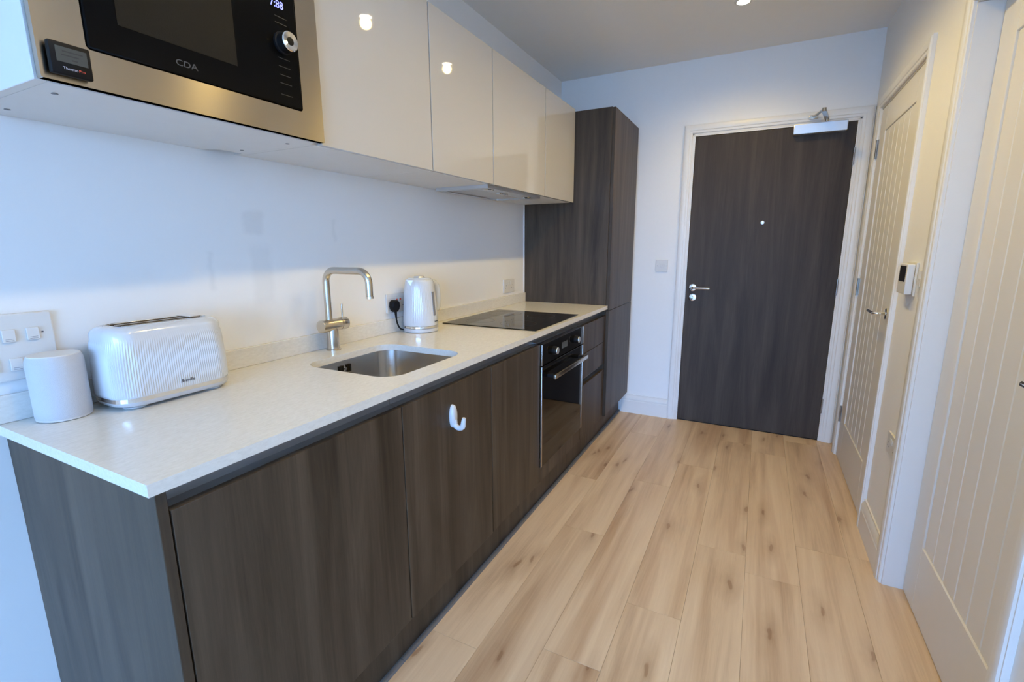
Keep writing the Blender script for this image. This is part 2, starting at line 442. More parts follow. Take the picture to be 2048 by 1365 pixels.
for q in (1, 2):
    xm = WIN[0] + (WIN[1] - WIN[0]) * q / 3
    bx('mullion', 'trim', win, xm - 0.03, xm + 0.03, REAR - 0.085, REAR - 0.045, WIN[2] + 0.06, WIN[3] - 0.06)

# ---- door casings (moulded architrave swept round the opening) and linings
PROF = [(0, 0), (0, 0.010), (0.004, 0.013), (0.016, 0.0135), (0.020, 0.0165), (0.026, 0.0175), (0.046, 0.0195), (0.051, 0.018), (0.054, 0.0135), (0.058, 0.0135), (0.058, 0)]
def casing(parent, mp, a0, a1, top, prof=PROF):
    """mp maps (along, out, z) to the world; legs and head are parts of their own, mitred at the corners"""
    def seg(name, fa, fb):
        rs = [[mp(*fa(p)) for p in prof], [mp(*fb(p)) for p in prof]]
        MB().rings(rs).build(name, 'trim', parent, smooth=25)
    seg('casing_leg', lambda p: (a0 - p[0], p[1], 0), lambda p: (a0 - p[0], p[1], top + p[0]))
    seg('casing_leg', lambda p: (a1 + p[0], p[1], 0), lambda p: (a1 + p[0], p[1], top + p[0]))
    seg('casing_head', lambda p: (a0 - p[0], p[1], top + p[0]), lambda p: (a1 + p[0], p[1], top + p[0]))
backmap = lambda a, b, z: (a, BACK - b, z)
rightmap = lambda a, b, z: (RIGHT - b, a, z)
t1 = struct('trim_1', (1.455, BACK, 0), 'white moulded frame round the dark entrance door')
casing(t1, backmap, DX0 - 0.020, DX1 + 0.022, DZ + 0.022)
lm = MB(); lm.box(DX0 - 0.0115, DX0 - 0.002, BACK - 0.006, BACK + 0.099, 0, DZ + 0.002); lm.build('jamb', 'trim', t1)
lm = MB(); lm.box(DX1 + 0.002, DX1 + 0.0115, BACK - 0.006, BACK + 0.099, 0, DZ + 0.002); lm.build('jamb', 'trim', t1)
lm = MB(); lm.box(DX0 - 0.0115, DX1 + 0.0115, BACK - 0.006, BACK + 0.099, DZ + 0.003, DZ + 0.0115); lm.build('head_jamb', 'trim', t1)
# filler between frame edge and casing
bx('jamb_edge', 'trim', t1, DX0 - 0.021, DX0 - 0.012, BACK - 0.006, BACK - 0.0002, 0, DZ + 0.02)
bx('jamb_edge', 'trim', t1, DX1 + 0.012, DX1 + 0.023, BACK - 0.006, BACK - 0.0002, 0, DZ + 0.02)
bx('head_jamb_edge', 'trim', t1, DX0 - 0.021, DX1 + 0.023, BACK - 0.006, BACK - 0.0002, DZ + 0.0121, DZ + 0.023)
for nm, (a, b), lab in (('trim_2', (F0, F1), 'white moulded frame round the far panelled door'), ('trim_3', (N0, N1), 'white moulded frame round the near panelled door')):
    t = struct(nm, (RIGHT, (a + b) / 2, 0), lab)
    casing(t, rightmap, a - 0.010, b + 0.010, DZ2 + 0.010)
    bx('jamb', 'trim', t, RIGHT - 0.002, RIGHT + 0.119, a - 0.0115, a - 0.002, 0, DZ2 + 0.002)
    bx('jamb', 'trim', t, RIGHT - 0.002, RIGHT + 0.119, b + 0.002, b + 0.0115, 0, DZ2 + 0.002)
    bx('head_jamb', 'trim', t, RIGHT - 0.002, RIGHT + 0.119, a - 0.0115, b + 0.0115, DZ2 + 0.003, DZ2 + 0.0115)

# ---- skirting boards
SK = [(0, 0), (0.0165, 0), (0.0165, 0.098), (0.0135, 0.104), (0.0135, 0.110), (0.0165, 0.113), (0.0155, 0.124), (0.010, 0.136), (0.0065, 0.142), (0.0065, 0.150), (0, 0.150)]
rs = [[(x, BACK - p[0], p[1]) for p in SK] for x in (0.56, DX0 - 0.0785)]
tag(MB().rings(rs).build('baseboard_back', 'trim', smooth=25), 'white moulded skirting board beside the tall cabinet', kind='structure')
rs = [[(RIGHT - p[0], y, p[1]) for p in SK] for y in (N1 + 0.0685, F0 - 0.0685)]
tag(MB().rings(rs).build('baseboard_right', 'trim', smooth=25), 'white moulded skirting board between the two panelled doors', kind='structure')

# ---- door furniture
def hinge(parent, p, axis):
    """butt hinge with knuckle; axis 'x': on the back wall, 'y': on the right wall"""
    x, y, z = p
    if axis == 'x':
        h = MB().box(x - 0.004, x + 0.004, y - 0.003, y + 0.001, z - 0.05, z + 0.05)
        h.lathe([(0.0055, -0.05), (0.0055, 0.05)], (x, y - 0.006, z), seg=10)
    else:
        h = MB().box(x - 0.003, x + 0.001, y - 0.016, y + 0.010, z - 0.05, z + 0.05)
        h.lathe([(0.0055, -0.05), (0.0055, 0.05)], (x - 0.006, y, z), seg=10)
    return h.build('hinge', 'hinge', parent, smooth=40)

def lever(parent, p, n, d, mat='chrome', length=0.125):
    """lever handle on a round rose: p on the door face, n out of the face, d the lever direction"""
    p, n, d = Vector(p), Vector(n), Vector(d)
    root = MB().tube([p, p + n * 0.008, p + n * 0.0095], [0.026, 0.026, 0.022], seg=28).build('rose', mat, parent, smooth=40)
    a = p + n * 0.0095
    pts = [a, a + n * 0.028]
    for i in range(1, 7):
        t = i / 6 * PI / 2
        pts.append(a + n * (0.028 + 0.014 * math.sin(t)) + d * 0.014 * (1 - math.cos(t)))
    pts.append(a + n * 0.042 + d * length)
    MB().tube(pts, 0.0085, seg=14).build('lever', mat, parent, smooth=40)
    return root

# ---- entrance door (door_1)
d1 = struct('door_1', ((DX0 + DX1) / 2, BACK + 0.02, 0), 'dark walnut entrance door with peephole, lever handle and door closer')
LEAFY = BACK - 0.003
bx('leaf', 'door_wood', d1, DX0, DX1, LEAFY, LEAFY + 0.044, 0.008, DZ, 0.0015, 1)
bx('gap_light_block', 'black', d1, DX0, DX1, LEAFY + 0.008, LEAFY + 0.036, 0.0004, 0.0078)  # added black strip, keeps outside light from shining under the leaf
for z in (1.845, 1.048, 0.250): hinge(d1, (DX1 + 0.001, LEAFY - 0.001, z), 'x')
lever(d1, (1.043, LEAFY, 1.016), (0, -1, 0), (1, 0, 0), 'chrome', 0.118)
es = MB().tube([(1.047, LEAFY, 0.945), (1.047, LEAFY - 0.008, 0.945), (1.047, LEAFY - 0.0095, 0.945)], [0.026, 0.026, 0.022], seg=28).build('lock_escutcheon', 'chrome', d1, smooth=40)
MB().tube([(1.047, LEAFY - 0.0095, 0.945), (1.047, LEAFY - 0.020, 0.945)], 0.011, seg=18).box(1.043, 1.051, LEAFY - 0.034, LEAFY - 0.020, 0.931, 0.959, 0.003).build('thumb_turn', 'nickel', d1, smooth=40)
ph = MB().tube([(1.454, LEAFY, 1.463), (1.454, LEAFY - 0.003, 1.463), (1.454, LEAFY - 0.004, 1.463)], [0.012, 0.012, 0.009], seg=20).build('peephole', 'alu', d1, smooth=40)
bx('latch_plate', 'rail', d1, DX0 - 0.0016, DX0 - 0.0001, LEAFY + 0.004, LEAFY + 0.028, 0.90, 1.06)
# overhead closer
cl = bx('closer_box', 'alu', d1, 1.578, 1.862, LEAFY - 0.050, LEAFY - 0.0005, 1.992, 2.052, 0.004)
MB().lathe([(0.011, 0), (0.011, 0.014)], (1.752, LEAFY - 0.026, 2.0525), seg=14).build('closer_spindle', 'nickel', d1, smooth=40)
E1 = Vector((1.752, LEAFY - 0.026, 2.070)); E2 = Vector((1.715, LEAFY - 0.250, 2.072)); E3 = Vector((1.680, LEAFY - 0.030, 2.088))
def flat_arm(a, b, w, t):
    d = (b - a).normalized(); s = d.cross(Vector((0, 0, 1))).normalized() * w; u = Vector((0, 0, t))
    return MB().rings([[a - s - u, a + s - u, a + s + u, a - s + u], [b - s - u, b + s - u, b + s + u, b - s + u]])
flat_arm(E1, E2, 0.012, 0.005).build('closer_arm', 'hinge', d1)
m = flat_arm(E2 + Vector((0, 0, 0.008)), E3, 0.008, 0.003); m.lathe([(0.011, -0.006), (0.011, 0.014)], E2, seg=14)
m.build('closer_link', 'hinge', d1, smooth=40)
bx('closer_bracket', 'nickel', d1, 1.655, 1.705, LEAFY - 0.036, LEAFY - 0.0205, 2.078, 2.100, 0.002)

# ---- panelled doors in the right wall (tongue-and-groove boards, each its own part)
def boarded_door(name, y0, y1, xf, py0, py1, label, hinge_y=None, handle_y=None, hdir=1):
    d = struct(name, (xf, (y0 + y1) / 2, 0), label)
    zb, zt = 0.255, 1.915
    x1 = xf + 0.040
    bx('stile', 'door_white', d, xf, x1, y0, py0 - 0.0003, 0.006, DZ2, 0.001, 1)
    bx('stile', 'door_white', d, xf, x1, py1 + 0.0003, y1, 0.006, DZ2, 0.001, 1)
    bx('bottom_rail', 'door_white', d, xf, x1, py0, py1, 0.006, zb, 0.0025, 1)
    bx('top_rail', 'door_white', d, xf, x1, py0, py1, zt, DZ2, 0.0025, 1)
    n = 6; w = (py1 - py0) / n
    for i in range(n):
        a = py0 + w * i
        b = MB()
        xa = xf + 0.005                       # board face a little behind the stiles
        c = 0.0045
        prof = [(a, x1 - 0.004), (a, xa + c), (a + c, xa), (a + w - c, xa), (a + w, xa + c), (a + w, x1 - 0.004)]
        b.rings([[(x, y, zb + 0.0003) for y, x in prof], [(x, y, zt - 0.0003) for y, x in prof]])
        b.build('board', 'door_white', d)
    if hinge_y:
        for z in (1.842, 1.070, 0.275): hinge(d, (xf - 0.0005, hinge_y, z), 'y')
    if handle_y:
        lever(d, (xf, handle_y, 1.005), (-1, 0, 0), (0, hdir, 0), 'chrome', 0.12)
    return d
boarded_door('door_2', F0, F1, RIGHT + 0.0, 2.375, 2.965, 'cream tongue-and-groove door nearest the dark entrance door', hinge_y=F1 + 0.003, handle_y=2.318, hdir=1)
boarded_door('door_3', N0, N1, RIGHT + 0.064, 1.050, 1.640, 'cream tongue-and-groove door nearest the camera on the right', handle_y=0.940, hdir=1)

# ================================================================== KITCHEN RUN
G = 0.0008    # clearance between neighbouring units
ep = tag(MB().box(0.001, XD, 0.0, 0.0185, 0.0, Z_WB - 0.0005, 0.001, 1).build('cabinet_end_panel', 'dark_wood', smooth=20), 'dark oak end panel closing the near end of the base units', 'panel')

def carcass(m, y0, y1, z0, z1, x1, shelf=False):
    t = 0.016
    m.box(0.012, x1, y0 + G, y0 + t, z0, z1); m.box(0.012, x1, y1 - t, y1 - G, z0, z1)
    m.box(0.012, x1, y0 + t, y1 - t, z0, z0 + t); m.box(0.002, 0.0118, y0 + G, y1 - G, z0, z1)
    return m
def channel(parent, y0, y1, z0, z1, x0=0.548, name='handle_channel'):
    """recessed finger rail behind the door top"""
    prof = [(x0, z0 - 0.006), (x0 + 0.026, z0 - 0.006), (x0 + 0.026, z0 - 0.003), (x0 + 0.004, z0 + 0.002), (x0 + 0.0025, z1 - 0.004), (x0 + 0.018, z1 - 0.0005), (x0, z1 - 0.0005)]
    return MB().rings([[(x, y0 + G, z) for x, z in prof], [(x, y1 - G, z) for x, z in prof]]).build(name, 'rail', parent, smooth=20)

base_labels = ['dark oak base cabinet at the near end, under the toaster', 'dark oak sink cabinet with a white stick-on hook on its door', 'dark oak base cabinet between the sink cabinet and the oven']
for (a, b), lab in zip(((0.0195, YA), (YA, YB), (YB, YO1)), base_labels):
    c = thing('base_cabinet', (0.3, (a + b) / 2, Z_PL), lab, 'cabinet', 'dark base cabinets under the worktop')
    carcass(MB(), a, b, Z_PL, Z_DT - 0.01, 0.547).build('body', 'carcass', c)
    channel(c, a, b, Z_DT, Z_WB)
    bx('door', 'dark_wood', c, XD - 0.020, XD, a + 0.0020, b - 0.0020, Z_PL + 0.002, Z_DT, 0.0012, 2)
# oven housing
c = thing('oven_cabinet', (0.3, (YO1 + YO2) / 2, Z_PL), 'dark oak housing unit around the built-in oven', 'cabinet', 'dark base cabinets under the worktop')
carcass(MB(), YO1, YO2, Z_PL, 0.86, 0.547).build('body', 'carcass', c)
channel(c, YO1, YO2, 0.874, Z_WB)
bx('filler_panel', 'dark_wood', c, XD - 0.020, XD, YO1 + 0.0016, YO2 - 0.0016, Z_PL + 0.002, 0.255, 0.0012, 2)
# drawer unit
c = thing('drawer_cabinet', (0.3, (YO2 + YT) / 2, Z_PL), 'dark oak three-drawer unit between the oven and the tall cabinet', 'cabinet', 'dark base cabinets under the worktop')
carcass(MB(), YO2, YT, Z_PL, Z_DT - 0.01, 0.547).build('body', 'carcass', c)
channel(c, YO2, YT, Z_DT, Z_WB)
channel(c, YO2, YT, 0.505, 0.546, 0.550)
for z0, z1 in ((0.698, Z_DT), (0.546, 0.695), (Z_PL + 0.002, 0.504)):
    bx('drawer', 'dark_wood', c, XD - 0.020, XD, YO2 + 0.0016, YT - 0.0016, z0, z1, 0.0012, 2)
# tall cabinet
c = thing('tall_cabinet', (0.3, (YT + YT2) / 2, Z_PL), 'tall dark oak cabinet beside the entrance door', 'cabinet')
TX = 0.613; TZ = 2.138
bx('side_panel', 'dark_wood', c, 0.001, TX - 0.021, YT + G, YT + 0.018, Z_PL, TZ, 0.001, 1)
bx('side_panel', 'dark_wood', c, 0.001, TX - 0.021, YT2 - 0.018, YT2, Z_PL, TZ, 0.001, 1)
bx('body', 'carcass', c, 0.002, TX - 0.023, YT + 0.0185, YT2 - 0.0185, Z_PL, TZ - 0.002)
bx('door', 'dark_wood', c, TX - 0.020, TX, YT + 0.0016, YT2 - 0.001, Z_PL, 0.8975, 0.0012, 2)
bx('door', 'dark_wood', c, TX - 0.020, TX, YT + 0.0016, YT2 - 0.001, 0.9005, TZ - 0.003, 0.0012, 2)
bx('sealant_bead', 'trim', c, 0.0005, 0.006, YT - 0.007, YT + 0.0004, Z_WT + 0.0625, ZU0 - 0.001)
bx('scribe_filler', 'dark_wood', c, 0.10, 0.545, YT2 + 0.0005, BACK - 0.0185, Z_PL + 0.001, TZ - 0.05)
# plinth in two lengths with the grey floor seal
pl = thing('plinth', (0.535, 1.6, 0), 'dark oak plinth running along the floor under the base units', 'plinth')
bx('plinth_board', 'dark_wood', pl, 0.523, 0.541, 0.0195, 2.450, 0.013, Z_PL - 0.001)
bx('plinth_board', 'dark_wood', pl, 0.523, 0.541, 2.452, BACK - 0.018, 0.013, Z_PL - 0.001)
for a, b in ((0.0195, 0.62), (0.622, 1.36), (1.362, 2.45), (2.452, BACK - 0.018)):
    bx('floor_seal', 'seal', pl, 0.521, 0.556, a, b, 0.0003, 0.0128, 0.001, 1)

# ---- worktop with sink cut-out and upstand
SX0, SX1, SY0, SY1 = 0.150, 0.530, 0.660, 1.062
wt = thing('worktop', (0.3, 1.32, Z_WB), 'pale veined kitchen worktop with low upstand and sink cut-out', 'worktop')
hole = rrect(SX0, SX1, SY0, SY1, 0.070, 12)
slab = MB().slab_hole([(0.001, -0.012), (0.605, -0.012), (0.605, YT - 0.0006), (0.001, YT - 0.0006)], hole, Z_WB, Z_WT)
slab.bm.edges.ensure_lookup_table()
slab.build('slab', 'worktop', wt)
bx('upstand', 'worktop', wt, 0.001, 0.014, -0.012, YT - 0.0006, Z_WT + 0.0002, Z_WT + 0.062, 0.0012, 1)

# ---- undermount sink
sk = thing('kitchen_sink', (0.34, 0.865, Z_WB), 'brushed steel sink bowl set under the worktop', 'sink')
rings_ = []
def sring(d, z, r): return [(x, y, z) for x, y in rrect(SX0 - 0.004 + d, SX1 + 0.004 - d, SY0 - 0.004 + d, SY1 + 0.004 - d, r, 12)]
ZT = Z_WB - 0.0008
prof = [(-0.010, ZT, 0.080), (0.0, ZT, 0.074)]
for dz in (0.004, 0.03, 0.07, 0.11, 0.14): prof.append((0.0 + dz * 0.05, ZT - dz, 0.073))
for i in range(1, 7):
    a = PI / 2 * i / 6
    prof.append((0.007 + 0.028 * (1 - math.cos(a)), ZT - 0.14 - 0.028 * math.sin(a), 0.071 - 0.02 * (1 - math.cos(a))))
prof.append((0.10, ZT - 0.170, 0.05)); prof.append((0.15, ZT - 0.172, 0.03))
m = MB().rings([sring(*p) for p in prof], cap0=False, cap1=True)
so = m.build('bowl', 'sink_steel', sk, smooth=50)
mod = so.modifiers.new('thickness', 'SOLIDIFY'); mod.thickness = 0.001; mod.offset = 0
MB().lathe([(0.042, 0), (0.042, 0.003), (0.034, 0.0035), (0.030, 0.001)], (0.34, 0.865, ZT - 0.1714), seg=28).build('drain', 'chrome', sk, smooth=40)
m = MB()
OY = 0.845
for k in range(-2, 3):
    if k: m.box(SX0 + 0.0005, SX0 + 0.003, OY + k * 0.012 - 0.0042, OY + k * 0.012 + 0.0042, Z_WB - 0.046, Z_WB - 0.018, 0.001, 1)
m.build('overflow_slots', 'black', sk)
MB().lathe([(0.007, 0.0), (0.006, 0.004)], (SX0 + 0.0005, OY, Z_WB - 0.032), axis='x', seg=14).build('overflow_screw', 'chrome', sk, smooth=40)

# ---- tap
TY, TXc = 0.880, 0.062
tp = thing('kitchen_tap', (TXc, TY, Z_WT), 'brushed nickel mixer tap with square swan neck behind the sink', 'tap')
MB().lathe([(0.0265, 0.0003), (0.0265, 0.004), (0.0225, 0.006), (0.0215, 0.075), (0.020, 0.090)], (TXc, TY, Z_WT), seg=32).build('base_column', 'nickel', tp, smooth=40)
MB().lathe([(0.022, -0.052), (0.0235, -0.050), (0.0235, 0.034)], (TXc, TY, Z_WT + 0.094), axis='y', seg=32).build('body', 'nickel', tp, smooth=40)
cp = MB().lathe([(0.0235, 0.036), (0.0235, 0.066), (0.022, 0.068)], (TXc, TY, Z_WT + 0.094), axis='y', seg=32).build('lever_cap', 'nickel', tp, smooth=40)
MB().tube([(TXc, TY + 0.052, Z_WT + 0.116), (TXc, TY + 0.053, Z_WT + 0.168)], 0.0032, seg=12).build('lever_pin', 'nickel', cp, smooth=40)
pts = [(TXc, TY - 0.012, Z_WT + 0.10), (TXc, TY - 0.012, Z_WT + 0.255)]
R = 0.042
for i in range(1, 9):
    a = PI / 2 * i / 8
    pts.append((TXc + R * (1 - math.cos(a)), TY - 0.012, Z_WT + 0.255 + R * math.sin(a)))
XE = 0.268
pts.append((XE - R, TY - 0.012, Z_WT + 0.255 + R))
for i in range(1, 9):
    a = PI / 2 * i / 8
    pts.append((XE - R + R * math.sin(a), TY - 0.012, Z_WT + 0.255 + R * math.cos(a)))
pts.append((XE, TY - 0.012, Z_WT + 0.212))
MB().tube(pts, 0.0125, seg=20).build('spout', 'nickel', tp, smooth=40)
MB().lathe([(0.0135, 0), (0.0135, 0.008)], (XE, TY - 0.012, Z_WT + 0.2035), seg=20).build('aerator', 'chrome', tp, smooth=40)

# ---- hob
hb = thing('induction_hob', (0.33, 1.86, Z_WT), 'black glass hob set flat on the worktop', 'hob')
bx('glass_plate', 'black_glass', hb, 0.068, 0.583, 1.572, 2.150, Z_WT + 0.0003, Z_WT + 0.005, 0.0015, 2)
for cx_, cy_, r_ in ((0.20, 1.72, 0.075), (0.20, 2.0, 0.09), (0.42, 1.72, 0.09), (0.42, 2.0, 0.075)):
    m = MB(); n = 40
    ro = [[(cx_ + r * math.cos(2 * PI * i / n), cy_ + r * math.sin(2 * PI * i / n), Z_WT + 0.00515) for i in range(n)] for r in (r_, r_ - 0.0015)]
    m.rings(ro, cap0=False, cap1=False).build('zone_ring', 'faint_print', hb)

# ---- built-in oven
ov = thing('built_in_oven', (0.35, (YO1 + YO2) / 2, 0.258), 'built-in black glass oven with steel side strips and bar handle', 'oven')
OY0, OY1, OZ0, OZ1 = YO1 + 0.003, YO2 - 0.003, 0.258, 0.866
OX = 0.602
bx('casing', 'rail', ov, 0.06, 0.576, OY0 + 0.016, OY1 - 0.016, OZ0 + 0.003, OZ1 - 0.007)
bx('control_panel', 'black_glass', ov, 0.5765, OX, OY0 + 0.0125, OY1 - 0.0125, 0.766, OZ1, 0.001, 1)
dr = bx('oven_door', 'black_glass', ov, 0.5765, OX, OY0 + 0.0125, OY1 - 0.0125, OZ0, 0.760, 0.001, 1)
for s, e in ((OY0, OY0 + 0.012), (OY1 - 0.012, OY1)):
    bx('steel_strip', 'steel', ov, 0.5765, OX + 0.002, s, e, 0.766, OZ1, 0.0015, 2)
    bx('steel_strip', 'steel', ov, 0.5765, OX + 0.002, s, e, OZ0, 0.760, 0.0015, 2)
hbar = bx('handle', 'steel', dr, 0.638, 0.652, 1.650, 2.135, 0.694, 0.716, 0.0035, 3)
for yy in (1.675, 2.11):
    bx('handle_bracket', 'black', dr, OX + 0.0003, 0.6378, yy - 0.012, yy + 0.012, 0.697, 0.713, 0.001, 1)
for yy in (1.735, 2.045):
    k = MB().lathe([(0.021, 0.0003), (0.021, 0.010), (0.0185, 0.022), (0.017, 0.024)], (OX, yy, 0.815), axis='x', seg=26).build('control_knob', 'black', ov, smooth=35)
    MB().lathe([(0.0172, 0.0002), (0.0165, 0.0022), (0.012, 0.0024)], (OX + 0.024, yy, 0.815), axis='x', seg=26).build('knob_cap', 'alu', k, smooth=35)
bx('clock_window', 'lcd', ov, OX + 0.0002, OX + 0.0008, 1.85, 1.93, 0.800, 0.832)

# ---- wall units
def wall_unit(a, b, label, split=None):
    c = thing('wall_cabinet', (0.17, (a + b) / 2, ZU0), label, 'cabinet', 'gloss wall cabinets above the worktop')
    bx('body', 'carcass', c, 0.001, XU - 0.0215, a + G, b - G, ZU0, ZU1)
    bx('door', 'cashmere', c, XU - 0.020, XU, a + 0.0045, b - 0.0012, ZU0 - 0.001, ZU1, 0.0012, 2)
    return c
wall_unit(U[1], U[2], 'gloss pale grey wall cabinet just right of the microwave')
wall_unit(U[2], U[3], 'gloss pale grey wall cabinet second from the microwave')
wall_unit(U[3], U[4], 'gloss pale grey wall cabinet above the hob holding the extractor')
wall_unit(U[4], U[5], 'gloss pale grey wall cabinet touching the tall dark cabinet')
# microwave housing
c = thing('microwave_cabinet', (0.17, (U[0] + U[1]) / 2, ZU0), 'white housing unit around the built-in microwave', 'cabinet', 'gloss wall cabinets above the worktop')
m = MB()
m.box(0.001, XU - 0.002, U[0], U[0] + 0.018, ZU0, ZU1, 0.001, 1)
m.build('side_panel', 'carcass', c, smooth=20)
bx('side_panel', 'carcass', c, 0.001, XU - 0.022, U[1] - 0.017, U[1] - G, ZU0, ZU1)
# bottom board with a pipe notch at the back corner
pts_ = [(0.001, U[0] + 0.0182), (XU - 0.002, U[0] + 0.0182), (XU - 0.002, U[1] - 0.0175), (0.04, U[1] - 0.0175), (0.04, U[1] - 0.085), (0.001, U[1] - 0.115)]
MB().rings([[(x, y, ZU0) for x, y in pts_], [(x, y, ZU0 + 0.016) for x, y in pts_]]).build('bottom_board', 'carcass', c)
bx('top_board', 'carcass', c, 0.001, XU - 0.022, U[0] + 0.0182, U[1] - 0.0175, ZU1 - 0.018, ZU1)
bx('flap_door', 'cashmere', c, XU - 0.020, XU, U[0] + 0.0185, U[1] - 0.001, 1.989, ZU1, 0.0012, 2)
for fx, fy in ((0.285, 0.083), (0.07, 0.085), (0.285, 0.575), (0.09, 0.575)):
    MB().lathe([(0.0055, -0.0012), (0.005, -0.0003)], (fx, fy, ZU0), seg=14).build('fixing_cap', 'grey_print', c)

# ---- microwave
mw = thing('built_in_microwave', (0.36, 0.33, 1.592), 'built-in black glass microwave in a brushed steel frame', 'microwave')
MX = 0.3735
MY0, MY1, MZ0, MZ1 = 0.0345, 0.6235, 1.5905, 1.985
gl = rrect(0.104, 0.560, 1.655, 1.927, 0.008, 5)
m = MB()
fo = rrect(MY0, MY1, MZ0, MZ1, 0.003, 3)
s = MB().slab_hole(fo, gl, 0.0, 0.016)
for v in s.bm.verts:
    y, z, x = v.co.x, v.co.y, v.co.z
    v.co = (XU + 0.0015 + x, y, z)
s.build('steel_frame', 'steel', mw)
bx('casing', 'rail', mw, 0.05, XU + 0.001, 0.056, 0.604, 1.610, 1.970)
bx('glass_front', 'mw_glass', mw, XU + 0.003, MX + 0.002, 0.1055, 0.5585, 1.6565, 1.9255, 0.004, 2)
bx('viewing_window', 'dark_window', mw, MX + 0.0021, MX + 0.0026, 0.158, 0.388, 1.712, 1.893)
MB().lathe([(0.0255, 0.0003), (0.0255, 0.006), (0.0225, 0.008), (0.0215, 0.024)], (MX + 0.002, 0.513, 1.800), axis='x', seg=30).build('dial_skirt', 'black', mw, smooth=40)
MB().lathe([(0.0222, 0.0), (0.0222, 0.004), (0.0200, 0.006), (0.0095, 0.0045), (0.009, 0.001)], (MX + 0.0262, 0.513, 1.800), axis='x', seg=30).build('dial_ring', 'chrome', mw, smooth=30)
MB().lathe([(0.0088, 0.0012), (0.0088, 0.0042), (0.007, 0.005)], (MX + 0.0262, 0.513, 1.800), axis='x', seg=24).build('dial_cap', 'black', mw, smooth=30)
text('clock_digits', '7:88', 0.024, 'blue_led', mw, (MX + 0.0022, 0.487, 1.877), ROT_PX, xs=0.9)
for i, z in enumerate((1.857, 1.843, 1.765, 1.746, 1.727, 1.708, 1.682)):
    bx('button_mark', 'faint_print', mw, MX + 0.0021, MX + 0.0024, 0.497, 0.530, z, z + 0.0012)
text('maker_lettering', 'CDA', 0.0165, 'cda_print', mw, (MX + 0.0022, 0.253, 1.675), ROT_PX, xs=1.25)

# ---- small thermometer display stuck to the microwave frame
td = thing('temperature_display', (0.376, 0.071, 1.60), 'small black digital thermometer stuck to the microwave frame', 'thermometer')
bx('body', 'black', td, MX + 0.0045, MX + 0.0155, 0.044, 0.102, 1.5985, 1.650, 0.003, 3)
bx('clip', 'black', td, MX - 0.0058, MX + 0.0045, 0.060, 0.086, 1.612, 1.638)
bx('screen', 'lcd', td, MX + 0.0156, MX + 0.0160, 0.053, 0.096, 1.6185, 1.6425)
for z, a, b in ((1.636, 0.062, 0.090), (1.630, 0.060, 0.084), (1.624, 0.074, 0.082)):
    bx('screen_digits', 'lcd_ink', td, MX + 0.0161, MX + 0.0162, a, b, z - 0.0012, z + 0.0008)
text('brand_lettering', 'Thermo', 0.0062, 'white_print', td, (MX + 0.0156, 0.060, 1.6075), ROT_PX, depth=0.0002)
text('brand_lettering', 'Pro', 0.0062, 'red', td, (MX + 0.0156, 0.0815, 1.6075), ROT_PX, depth=0.0002)

# ---- extractor under the wall cabinet
ex = thing('extractor_hood', (0.2, (U[3] + U[4]) / 2, 1.573), 'slim extractor hood under the wall cabinet above the hob', 'extractor')
m = MB().slab_hole([(0.045, U[3] - 0.010), (0.332, U[3] - 0.010), (0.332, U[4] - 0.012), (0.045, U[4] - 0.012)], [(0.075, U[3] + 0.03), (0.245, U[3] + 0.03), (0.245, U[4] - 0.05), (0.075, U[4] - 0.05)], 1.574, ZU0 - 0.0006)
m.build('canopy_plate', 'alu', ex)
bx('filter', 'nickel', ex, 0.0755, 0.2445, U[3] + 0.0305, U[4] - 0.0505, 1.577, 1.5848)
for yy in (1.665, 2.08):
    MB().lathe([(0.026, -0.0022), (0.028, -0.0002)], (0.288, yy, 1.574), seg=24).build('hood_lamp', 'chrome', ex, smooth=40)
for i in range(5):
    bx('button', 'alu', ex, 0.272, 0.290, 1.775 + i * 0.020, 1.787 + i * 0.020, 1.5660, 1.5738, 0.001, 1)

# ================================================================== FITTINGS
# ---- downlights
for y, lab in ((0.30, 'recessed ceiling downlight nearest the window side, above the toaster end'), (1.07, 'recessed ceiling downlight second from the window side'),
               (1.83, 'recessed ceiling downlight level with the oven'), (2.60, 'recessed ceiling downlight nearest the entrance door, glowing at the top edge')):
    d = thing('downlight', (1.272, y, CEIL), lab, 'light', 'recessed ceiling downlights')
    MB().lathe([(0.043, -0.0004), (0.042, -0.004), (0.031, -0.005), (0.030, -0.001)], (1.272, y, CEIL), seg=32, cap0=False, cap1=False).build('bezel', 'white_plastic', d, smooth=40)
    MB().lathe([(0.0295, -0.0012), (0.0295, -0.0026)], (1.272, y, CEIL), seg=28).build('lens', 'lamp', d, smooth=40)
    ld = bpy.data.lights.new('downlight_beam', 'SPOT'); ld.energy = LAMP_W; ld.color = LAMP_COL
    ld.spot_size = math.radians(160); ld.spot_blend = 0.85; ld.shadow_soft_size = 0.028
    lo = bpy.data.objects.new('downlight_beam', ld); COL.objects.link(lo); lo.parent = d; lo.location = (0, 0, -0.035)

# ---- sockets and switches (plate on a wall; map: a along the wall, o out of the wall)
def plate_box(m, mp, a0, a1, o0, o1, z0, z1, bev=0.0):
    p, q = mp(a0, o0, z0), mp(a1, o1, z1)
    lo_ = [min(p[i], q[i]) for i in range(3)]; hi_ = [max(p[i], q[i]) for i in range(3)]
    m.box(lo_[0], hi_[0], lo_[1], hi_[1], lo_[2], hi_[2], bev, 2); return m
leftmap = lambda a, b, z: (b, a, z)
def part(name, mat, parent, mp, a0, a1, o0, o1, z0, z1, bev=0.0):
    return plate_box(MB(), mp, a0, a1, o0, o1, z0, z1, bev).build(name, mat, parent, smooth=20 if bev else None)

